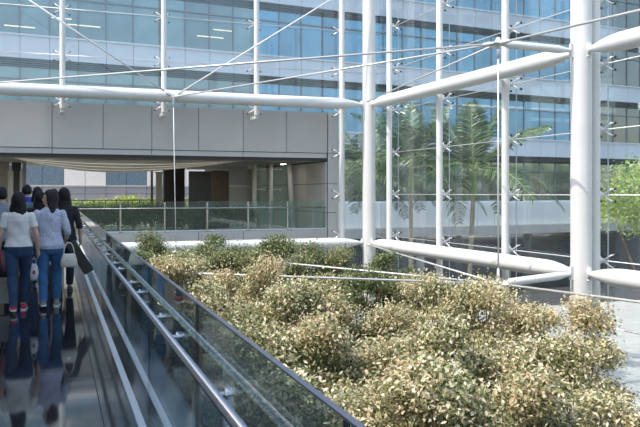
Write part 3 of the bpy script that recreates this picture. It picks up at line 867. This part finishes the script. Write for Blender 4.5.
# bright tree outside right + street trees continuing beyond
bt = tree_parts(51, 8.2, 1.9, 2.3, 420, 9500, .15, 'leaf_bright', trunk_r=.11, asp=.5, tw=.2)
p = at_w(664, 160, 21.5)
t = empty('leafy_tree', (p.x, p.y, GZ), .6); t.scale = (1, 1, (p.z - GZ) / 8.2)
link('trunk', bt[0], t); link('foliage', bt[1], t); tag(t, 'bright yellow-green leafy tree outside the glass beside the white column', 'tree')
gt = tree_parts(61, 10.4, 2.6, 3.2, 420, 9000, .20, 'leaf_street', trunk_r=.14, asp=.5, tw=.26)
for k, (x, y) in enumerate(((33, 31), (38.5, 30), (44, 31), (50, 30), (56, 31), (62, 30))):
    t = empty('street_tree', (x, y, GZ), k * 1.1); link('trunk', gt[0], t); link('foliage', gt[1], t)
    tag(t, 'green street tree in the row facing the office block', 'tree', 'street trees facing the office block')

# palms
def frond_mesh(seed, L, droop, nleaf=60, ll=.80):
    r_ = np.random.default_rng(seed)
    pts = []; 
    for i in range(15):
        s_ = i / 14
        pts.append(Vector((L * (s_ - .12 * droop * s_ * s_ * s_), 0, L * (.10 * s_ - droop * .55 * s_ ** 2.2))))
    q = MB(); q.tube(pts, [.03 * (1 - .85 * i / 14) for i in range(15)], 6)
    vs, fs, ti = [], [], []
    for i in range(nleaf):
        s_ = .10 + .9 * i / nleaf
        k = s_ * 14; a = int(min(k, 13)); p = pts[a].lerp(pts[a + 1], k - a)
        d = (pts[a + 1] - pts[a]).normalized()
        l0 = ll * math.sin(PI * min(.98, .16 + .80 * s_)) ** .7 * r_.uniform(.85, 1.1)
        for sd in (-1, 1):
            dirv = (d * .55 + Vector((0, sd * .85, 0)) + Vector((0, 0, r_.normal(.0, .12)))).normalized()
            wv = d * .026
            p1 = p + dirv * l0 * .5 + Vector((0, 0, .02)); p2 = p + dirv * l0 * .85 + Vector((0, 0, -.16 * l0)); p3 = p + dirv * l0 + Vector((0, 0, -.30 * l0))
            b_ = len(vs); vs += [p - wv * .5, p + wv * .5, p1 - wv, p1 + wv, p2 - wv * .7, p2 + wv * .7, p3]
            fs += [(b_, b_ + 1, b_ + 3, b_ + 2), (b_ + 2, b_ + 3, b_ + 5, b_ + 4), (b_ + 4, b_ + 5, b_ + 6)]
            tv = float(np.clip(r_.normal(.55, .22), 0, 1)); ti += [tv] * 3
    q.add(vs, fs, 1)
    me = q.mesh('frond', ['rachis', 'leaf_palm'])
    nw = len(me.polygons) - len(ti)
    a = me.attributes.new('tint', 'FLOAT', 'FACE'); a.data.foreach_set('value', np.array([.5] * nw + ti, np.float32))
    return me
fronds = [frond_mesh(1, 3.5, .6), frond_mesh(2, 3.6, 1.0), frond_mesh(3, 3.4, 1.35), frond_mesh(4, 3.1, .2)]
def palm(px, pyc, w, lab, seed, sc=1.0, lean=0.0, bias=None):
    r_ = np.random.default_rng(seed)
    p = at_w(px, pyc, w)
    t = tag(empty('palm_tree', (p.x, p.y, GZ)), lab, 'palm')
    H = p.z - GZ
    q = MB(); q.tube([(lean, 0, 0), (lean * .7, 0, H * .4), (lean * .1, 0, H - 1.0), (0, 0, H - .9)], [.14, .10, .085, .085], 12)
    for k in range(18): 
        z = (H - 1.0) * (k + .5) / 18; xx = lean * (1 - z / H); q.tube([(xx, 0, z - .015), (xx, 0, z + .015)], .112 - .02 * k / 18, 12)
    q.build('trunk', 'palm_bark', t, True)
    q = MB(); q.tube([(0, 0, H - 1.0), (0, 0, H - .7), (0, 0, H - .2), (0, 0, H + .1)], [.085, .12, .085, .05], 12); q.build('crownshaft', 'crownshaft', t, True)
    n_ = 15
    for k in range(n_):
        a = 2 * PI * k / n_ * 2.4 + r_.normal(0, .15)
        lvl = k / n_
        fr = fronds[3] if lvl < .2 else (fronds[0] if lvl < .45 else (fronds[1] if lvl < .75 else fronds[2]))
        pit = 1.12 - 1.15 * lvl + r_.normal(0, .08)
        o = link('frond', fr, t, (0, 0, H))
        o.rotation_euler = (r_.normal(0, .35), -pit, a); o.scale = (sc,) * 3
    return t
palm(411, 168, 33.5, 'palm with a straight trunk and steep upright fronds, near the corner column', 5, 1.05)
palm(474, 172, 31.5, 'palm with arching fronds and a swollen green crownshaft, beyond the mullions', 9, 1.08, -.35)
palm(372, 178, 37.0, 'palm half hidden behind the corner column', 13, .95)

# planter shrubs behind the balcony glass and hedge beyond
hv = [tree_parts(71 + k, .95, .55, .42, 70, 2300, .11, 'leaf_green', trunk_r=.02, asp=.4, tw=.12) for k in range(2)]
pb = MB(); pb.box(1.9, YP + .6, 0.0, 8.3, YP + 1.8, .22); pb.box(2.0, YP + .7, .22, 8.2, YP + 1.7, .24); pb = pb.build('planter_box', 'concrete')
tag(pb, 'long low concrete planter behind the balcony glass', 'planter')
for k in range(11):
    x = 2.2 + k * .58
    t = empty('planter_shrub', (x, YP + 1.1 + (k % 2) * .2, .20), k * 1.7)
    t.scale = (1, 1, .82 + .2 * rng.random())
    link('stem', hv[k % 2][0], t); link('foliage', hv[k % 2][1], t); tag(t, 'dark green shrub in the planter behind the balcony glass', 'shrub', 'shrubs in the balcony planter')
lv = [tree_parts(81 + k, 1.4, .7, .65, 70, 1900, .16, 'leaf_lime', trunk_r=.025, asp=.45, tw=.16) for k in range(2)]
Yh = YP + 13.2
for k in range(13):
    px = 70 + k * 9.5
    t = empty('lime_shrub', (ix(px, Yh), Yh + .3 * (k % 2), 0), k * 2.1); t.scale = (1, 1, .74 + .22 * rng.random())
    link('stem', lv[k % 2][0], t); link('foliage', lv[k % 2][1], t); tag(t, 'sunlit lime green shrub on the terrace behind the dark railing', 'shrub', 'terrace hedge shrubs')
# small copper rail hoop near the walkway in the trees
p = at_w(196, 322, 6.2)
hp = MB(); pts = [(-.03, 0, -5.2 - (p.z - GZ) + 5.2), (-.03, 0, .0)] + [(-.03 * math.cos(a), 0, .03 * math.sin(a)) for a in np.linspace(.3, 2.84, 6)] + [(.03, 0, 0), (.03, 0, -(p.z - GZ))]
hp.tube(pts, .008, 8); o = hp.build('garden_hook', 'copper', None, True, p); tag(o, 'slim copper coloured hoop among the leaves beside the walkway glass', 'hook')

# ================================================================== PEOPLE
def seg_dist(P, A, B):
    AB = B - A; t = np.clip(((P - A) @ AB) / (AB @ AB), 0, 1)
    return np.linalg.norm(P - (A + t[:, None] * AB), axis=1), t

def person(label, px, w, H, shirt, pants, shoe, yaw=0.0, head_yaw=0.0, stride=.16, lead=1, sleeve=.55, hair_len=.30, hairm='hair', arms=None, skirt=False, hem=.83, vox=.009, stance=.085):
    k = H / 1.65
    base = at_w(px, HY, w); base.z = 0.0
    t = tag(empty('person', base, -WA + yaw), label, 'person')
    V = lambda *a: np.array(a, float)
    chains = []      # (points, radii, region)
    # legs
    hipz = .86
    legs = {}
    for s_ in (-1, 1):
        fwd = stride * (1 if s_ == lead else -1)
        lift = .05 if s_ != lead else 0.0
        ank = V(s_ * stance, fwd - (.03 if s_ != lead else 0), .085 + lift)
        hip = V(s_ * .088, 0, hipz)
        kn = (hip + ank) / 2 + V(s_ * .01, .05, 0)
        legs[s_] = (hip, kn, ank)
        chains.append(([hip, hip * .6 + kn * .4, kn, kn * .7 + ank * .3, ank], [.092, .082, .056, .056, .036], 'leg'))
        toe = ank + V(s_ * .02, .16, -.05)
        chains.append(([ank + V(0, -.03, -.035), ank + V(0, .06, -.045), toe], [.034, .036, .026], 'foot'))
    mb = MB()
    for pts, rr, _ in chains: mb.tube(pts, rr, 12); mb.ell(pts[0], (rr[0],) * 3); mb.ell(pts[-1], (rr[-1],) * 3)
    # torso
    prof = [(.76, .12, .09, 0), (.80, .155, .11, -.005), (.88, .172, .125, -.012), (.98, .148, .105, 0), (1.06, .132, .095, .004), (1.17, .148, .105, .004), (1.27, .162, .105, -.004), (1.33, .155, .092, -.008), (1.375, .118, .076, -.008), (1.41, .07, .062, -.004), (1.47, .049, .052, .006), (1.51, .047, .05, .012)]
    rs = [[Vector((math.cos(2 * PI * i / 24) * rx, cy + math.sin(2 * PI * i / 24) * ry, z)) for i in range(24)] for z, rx, ry, cy in prof]
    mb.rings(rs)
    # arms
    AR = {}
    for s_ in (-1, 1):
        sh = V(s_ * .162, -.008, 1.318)
        el, wr = (arms or {}).get(s_, (V(s_ * .235, -.035, 1.07), V(s_ * .25, .05, .85)))
        el, wr = np.array(el, float), np.array(wr, float)
        AR[s_] = (sh, el, wr)
        mb.tube([sh, sh * .5 + el * .5, el, el * .5 + wr * .5, wr], [.050, .044, .037, .033, .024], 12); mb.ell(sh, (.052, .052, .052)); mb.ell(el, (.037,) * 3)
        d = (wr - el) / np.linalg.norm(wr - el)
        side = V(0, 1, 0) - d * d[1]; side /= np.linalg.norm(side)
        nr = np.cross(d, side)
        palm_c = wr + d * .05
        mb.tube([wr - d * .01, wr + d * .03, palm_c + d * .03], [(.022, .024), (.02, .038), (.016, .04)] if False else [.024, .03, .03], 10)
        for fi, (off, fl) in enumerate(((-.028, .055), (-.009, .07), (.010, .066), (.027, .05))):
            b0 = wr + d * .075 + side * off
            m1 = b0 + d * fl * .55 + nr * s_ * -.004; m2 = b0 + d * fl * .9 + nr * s_ * -.022
            mb.tube([b0 - d * .02, b0, m1, m2], [.010, .0098, .009, .0085], 8)
        b0 = wr + d * .03 + side * .03
        mb.tube([b0 - side * .012, b0 + side * .022 + d * .022, b0 + side * .026 + d * .055], [.012, .011, .009], 8)
    # head
    HR = Matrix.Rotation(head_yaw, 3, 'Z')
    hc = Vector((0, .015, 1.545))
    def hp_(x, y, z): return hc + HR @ Vector((x, y, z))
    mb.ell(hc, (.073, .092, .108), 20, 14, M=HR)
    mb.ell(hp_(0, .045, -.055), (.052, .05, .055), 14, 10, M=HR)                # jaw
    mb.tube([hp_(0, .085, .015), hp_(0, .103, -.012), hp_(0, .108, -.025)], [.009, .012, .012], 8)
    mb.ell(hp_(0, .100, -.028), (.016, .012, .010), 8, 6, M=HR)
    for s_ in (-1, 1):
        mb.ell(hp_(s_ * .074, -.005, -.005), (.010, .018, .030), 8, 6, M=HR)    # ears
        mb.ell(hp_(s_ * .030, .082, .030), (.026, .010, .008), 8, 6, M=HR)      # brow
    raw = mb.mesh('raw', 'skin')
    tmp = bpy.data.objects.new('tmp_body', raw); COL.objects.link(tmp)
    md = tmp.modifiers.new('r', 'REMESH'); md.mode = 'VOXEL'; md.voxel_size = vox
    sm_ = tmp.modifiers.new('s', 'SMOOTH'); sm_.factor = .5; sm_.iterations = 3
    dg = bpy.context.evaluated_depsgraph_get()
    me = bpy.data.meshes.new_from_object(tmp.evaluated_get(dg))
    bpy.data.objects.remove(tmp); bpy.data.meshes.remove(raw)
    n = len(me.vertices); P = np.empty(n * 3); me.vertices.foreach_get('co', P); P = P.reshape(-1, 3)
    NN = np.empty(n * 3); me.vertices.foreach_get('normal', NN); NN = NN.reshape(-1, 3)
    me.materials.clear(); me.materials.append(MATS['skin']); me.polygons.foreach_set('use_smooth', [True] * len(me.polygons))
    # regions
    armd = np.full(n, 9.0); armt = np.zeros(n)
    for s_ in (-1, 1):
        sh, el, wr = AR[s_]
        d1, t1 = seg_dist(P, sh, el); d2, t2 = seg_dist(P, el, wr + (wr - el) * .9)
        dd = np.minimum(d1, d2); tt = np.where(d1 <= d2, t1 * .5, .5 + t2 * .5 * 1.9)
        better = dd < armd; armd = np.where(better, dd, armd); armt = np.where(better, tt, armt)
    rx_ = np.abs(P[:, 0])
    torso_r = np.interp(P[:, 2], [.76, .88, 1.06, 1.27, 1.36], [.17, .185, .148, .178, .17])
    isarm = (armd < .062) & ((rx_ > torso_r) | (armt > .55)) & (P[:, 2] < 1.40) & (armd < rx_ - .06)
    istop = ((~isarm) & (P[:, 2] > hem) & (P[:, 2] < 1.425)) | (isarm & (armt < sleeve))
    isleg = (~isarm) & (P[:, 2] < .99)
    lowcut = .40 if skirt else .105
    isleg &= P[:, 2] > lowcut
    polys = np.empty(len(me.loops), np.int32); me.loops.foreach_get('vertex_index', polys)
    sizes = np.empty(len(me.polygons), np.int32); me.polygons.foreach_get('loop_total', sizes)
    starts = np.concatenate([[0], np.cumsum(sizes)[:-1]])
    def garment(name, mask, off, m):
        keep = []
        allm = np.logical_and.reduceat(mask[polys], starts)
        idx = np.nonzero(allm)[0]
        faces = [polys[starts[i]:starts[i] + sizes[i]] for i in idx]
        if not faces: return
        used = np.unique(np.concatenate(faces)); rem = -np.ones(n, int); rem[used] = np.arange(len(used))
        Q = P[used] + NN[used] * off[used][:, None]
        gm = bpy.data.meshes.new(name); gm.from_pydata(Q.tolist(), [], [tuple(int(rem[j]) for j in f) for f in faces])
        gm.materials.append(MATS[m]); gm.polygons.foreach_set('use_smooth', [True] * len(gm.polygons)); gm.update()
        return link(name, gm, t)
    fold = .0032 * np.sin(P[:, 2] * 26 + P[:, 0] * 9 + 2 * np.sin(P[:, 0] * 14 + px)) + .002 * np.sin(P[:, 2] * 11 + P[:, 0] * 37 + px)
    offt = np.where(isarm, .013 + .006 * armt, np.interp(P[:, 2], [.78, .9, 1.05, 1.2, 1.42], [.026, .022, .026, .014, .006])) + fold
    offl = np.interp(P[:, 2], [.1, .3, .5, .99], [.018, .012, .010, .010]) + fold * .6
    b = link('body', me, t)
    garment('shirt', istop, offt, shirt)
    if skirt:
        q = MB(); rs = []
        for z, rx, ry in ((.99, .158, .115), (.88, .19, .145), (.7, .20, .17), (.50, .21, .19)):
            rs.append([Vector((math.cos(2 * PI * i / 28) * rx, math.sin(2 * PI * i / 28) * ry, z)) for i in range(28)])
        q.rings(rs); q.build('skirt', pants, t, True)
    else: garment('trousers', isleg, offl, pants)
    # shoes
    for s_ in (-1, 1):
        ank = legs[s_][2]; z0 = ank[2] - .085
        q = MB(); rs = []
        for y, hw, ht in ((-.075, .020, .05), (-.06, .032, .085), (-.01, .036, .095), (.05, .040, .075), (.11, .044, .055), (.16, .036, .042), (.185, .016, .026)):
            rs.append([Vector((ank[0] + s_ * .012 * max(y, 0) * 8 + hw * math.cos(a), ank[1] + y, z0 + .018 + (ht - .018) * (.5 + .5 * math.sin(a)) if math.sin(a) > -.2 else z0 + .018)) for a in np.linspace(0, 2 * PI, 14, endpoint=False)])
        q.rings(rs); so_ = q.build('shoe', shoe, t, True)
        q = MB(); rs = []
        for y, hw in ((-.08, .022), (-.06, .036), (0, .040), (.05, .043), (.11, .047), (.16, .040), (.19, .018)):
            cx_ = ank[0] + s_ * .012 * max(y, 0) * 8
            rs.append([Vector((cx_ - hw, ank[1] + y, z0)), Vector((cx_ + hw, ank[1] + y, z0)), Vector((cx_ + hw, ank[1] + y, z0 + .022)), Vector((cx_ - hw, ank[1] + y, z0 + .022))])
        q.rings(rs); q.build('sole', 'sole_white' if shoe != 'shoe_black' else 'shoe_black', so_)
    # face details
    for s_ in (-1, 1):
        q = MB(); q.ell(hp_(s_ * .030, .0865, .008), (.013, .006, .006), 10, 6, M=HR); q.build('eye', 'eye', t, True)
    q = MB(); q.ell(hp_(0, .0925, -.058), (.022, .006, .007), 10, 6, M=HR); q.build('mouth', 'lip', t, True)
    # hair
    q = MB(); rs = []
    zs_ = [.128, .122, .10, .07, .035, .0, -.035]
    end = -.06 - hair_len if hair_len > .05 else -.06
    zs_ += list(np.linspace(-.07, end, 8 if hair_len > .05 else 2))
    for z in zs_:
        if z > -.036:
            f = math.sqrt(max(0.02, 1 - (max(z, 0) / .130) ** 2)); rx, ry, cy = .096 * f, .112 * f, -.006
        else:
            u = (z + .036) / (end + .036 + 1e-6)
            if hair_len > .05: rx, ry, cy = .098 + .022 * math.sin(u * PI * .8) - .03 * u * u, .08 - .03 * u, -.02 - .045 * u
            else: rx, ry, cy = .07, .08, -.02
        ring = []
        for i in range(30):
            a = 2 * PI * i / 30
            x, y = rx * math.cos(a), cy + ry * math.sin(a)
            lim = .10 if z > .085 else (.06 if z > .06 else (.018 if hair_len > .05 else .012))
            if z < -.06: lim = min(lim, .02 - .10 * min(1, (-.06 - z) / .2))
            wob = 1 + .02 * math.sin(a * 9 + z * 20)
            ring.append(hp_(x * wob, min(y * wob, lim), z))
        rs.append(ring)
    q.rings(rs); q.build('hair', hairm, t, True)
    t.scale = (k, k, k)
    return t

PW = 10.6
pA = person('woman in a white tee, dark jeans and red sneakers walking away', 18.5, 10.5, 1.60, 'tee_white', 'jeans_dark', 'shoe_red', stride=.20, stance=.055, lead=1, sleeve=.30, hair_len=.22, hem=.90, head_yaw=-.15)
pB = person('woman in a grey-blue blouse and blue jeans, head turned left', 50, 10.9, 1.63, 'blouse', 'jeans_blue', 'shoe_grey', stride=.13, lead=1, sleeve=.62, hair_len=.24, hairm='hair_brown', head_yaw=1.25, hem=.84,
            arms={1: ((.235, -.02, 1.08), (.22, .13, .93)), -1: ((-.235, -.03, 1.07), (-.25, .02, .83))})
pC = person('woman in black with long black hair beside the glass rail', 64, 12.6, 1.67, 'black_cloth', 'trouser_black', 'shoe_black', stride=.10, hair_len=.26, head_yaw=.35, sleeve=.6)
pD = person('man in a grey shirt at the far left of the group', 1.5, 12.3, 1.68, 'grey_shirt', 'trouser_black', 'shoe_black', stride=.12, hair_len=0, head_yaw=-.6, sleeve=.4)
pE = person('person in a bright blue shirt ahead of the group', 27, 16.5, 1.76, 'blue_shirt', 'trouser_black', 'shoe_black', hair_len=0, sleeve=.4, head_yaw=-.3)
pF = person('person in a slate teal shirt ahead of the group', 37.5, 15.0, 1.70, 'teal_shirt', 'jeans_dark', 'shoe_black', hair_len=.15, sleeve=.4)
pG = person('person in black between the white tee and the blouse', 40, 13.6, 1.62, 'black_cloth', 'jeans_dark', 'shoe_black', hair_len=.18, sleeve=.6, stride=.1)
pH = person('person in dark clothes farthest along the walkway', 54, 18.0, 1.68, 'black_cloth', 'trouser_black', 'shoe_black', hair_len=0, sleeve=.5)

# ---- things they carry
def bag_at(name, px, py, w, lab, cat='bag'):
    p = at_w(px, py, w); t = tag(empty(name, p, -WA), lab, cat); return t
# cream handbag on the blouse woman's arm
t = bag_at('handbag', 69, 267, 10.85, 'cream leather handbag hanging at the blouse woman\'s side')
q = MB(); rs = []
for z, hx, hy in ((0, .10, .045), (.02, .115, .055), (.10, .105, .05), (.17, .085, .03), (.185, .08, .022)):
    rs.append([Vector((sgnx * hx * a, sgny * hy * b_, z)) for sgnx, sgny, a, b_ in ((1, -1, .8, 1), (1, -1, 1, .5), (1, 1, 1, .5), (1, 1, .8, 1), (-1, 1, .8, 1), (-1, 1, 1, .5), (-1, -1, 1, .5), (-1, -1, .8, 1))])
q.rings(rs); q.build('pouch', 'bag_cream', t, True)
q = MB(); q.tube([(.07 * math.cos(a), 0, .17 + .17 * math.sin(a)) for a in np.linspace(0, PI, 14)], .008, 8); q.build('handle', 'bag_cream', t, True)
q = MB(); q.box(-.03, -.056, .10, .03, -.046, .13); q.build('clasp', 'stainless', t)
# black portfolio
t = bag_at('portfolio_case', 79.5, 257, 11.1, 'flat black portfolio case leaning over the handrail side')
t.rotation_euler = (0, math.radians(-32), -WA)
q = MB(); q.box(-.075, -.03, -.26, .075, .03, .25); me = q.build('case', 'bag_black', t)
bv = me.modifiers.new('b', 'BEVEL'); bv.width = .012; bv.segments = 2
q = MB(); q.tube([(-.03, 0, .25), (-.03, 0, .29), (.03, 0, .29), (.03, 0, .25)], .008, 8); q.build('handle', 'bag_black', t, True)
q = MB(); q.box(-.078, -.033, .20, .078, .033, .205); q.build('zip', 'louver', t)
# plastic bag
t = bag_at('plastic_bag', 34, 276, 10.8, 'white plastic carrier bag with a red mark')
q = MB(); rs = []
for z, hx, hy in ((-.06, .05, .03), (-.03, .075, .045), (.06, .08, .05), (.13, .06, .035), (.17, .03, .02)):
    rs.append([Vector((hx * math.cos(a) * (1 + .1 * math.sin(3 * a + z * 30)), hy * math.sin(a), z)) for a in np.linspace(0, 2 * PI, 16, endpoint=False)])
q.rings(rs); q.build('sack', 'plastic_bag', t, True)
q = MB(); q.tube([(-.025, 0, .16), (-.03, 0, .22), (0, 0, .25), (.03, 0, .22), (.025, 0, .16)], .007, 8); q.build('handle', 'plastic_bag', t, True)
q = MB(); q.box(-.018, -.052, .03, .018, -.046, .08); q.build('print_mark', 'flower_red', t)
# dark bag with red straps and grey shopping bag at the left edge
t = bag_at('shoulder_bag', 3.5, 268, 10.45, 'black soft bag with thin red straps at the white tee woman\'s side')
q = MB(); rs = []
for z, hx, hy in ((-.12, .10, .06), (-.08, .14, .09), (.08, .13, .085), (.2, .09, .05), (.24, .07, .03)):
    rs.append([Vector((hx * math.cos(a), hy * math.sin(a), z)) for a in np.linspace(0, 2 * PI, 18, endpoint=False)])
q.rings(rs); q.build('pouch', 'bag_black', t, True)
for dx in (-.03, .045):
    q = MB(); q.tube([(dx, -.04, .22), (dx + .015, -.092, .10), (dx + .04, -.096, -.04)], .008, 8); q.build('strap', 'bag_strap_red', t, True)
t = bag_at('shopping_bag', 4, 303, 10.75, 'grey paper shopping bag carried at the far left')
q = MB(); rs = []
for z, hx, hy in ((0, .12, .06), (.01, .125, .065), (.30, .125, .06), (.36, .12, .045)):
    rs.append([Vector((a * hx, b_ * hy, z)) for a, b_ in ((1, -1), (1, 1), (-1, 1), (-1, -1))])
q.rings(rs); q.build('sack', 'bag_grey', t)
q = MB(); q.tube([(-.05, 0, .35), (-.045, 0, .46), (.045, 0, .46), (.05, 0, .35)], .006, 8); q.build('handle', 'bag_grey', t, True)
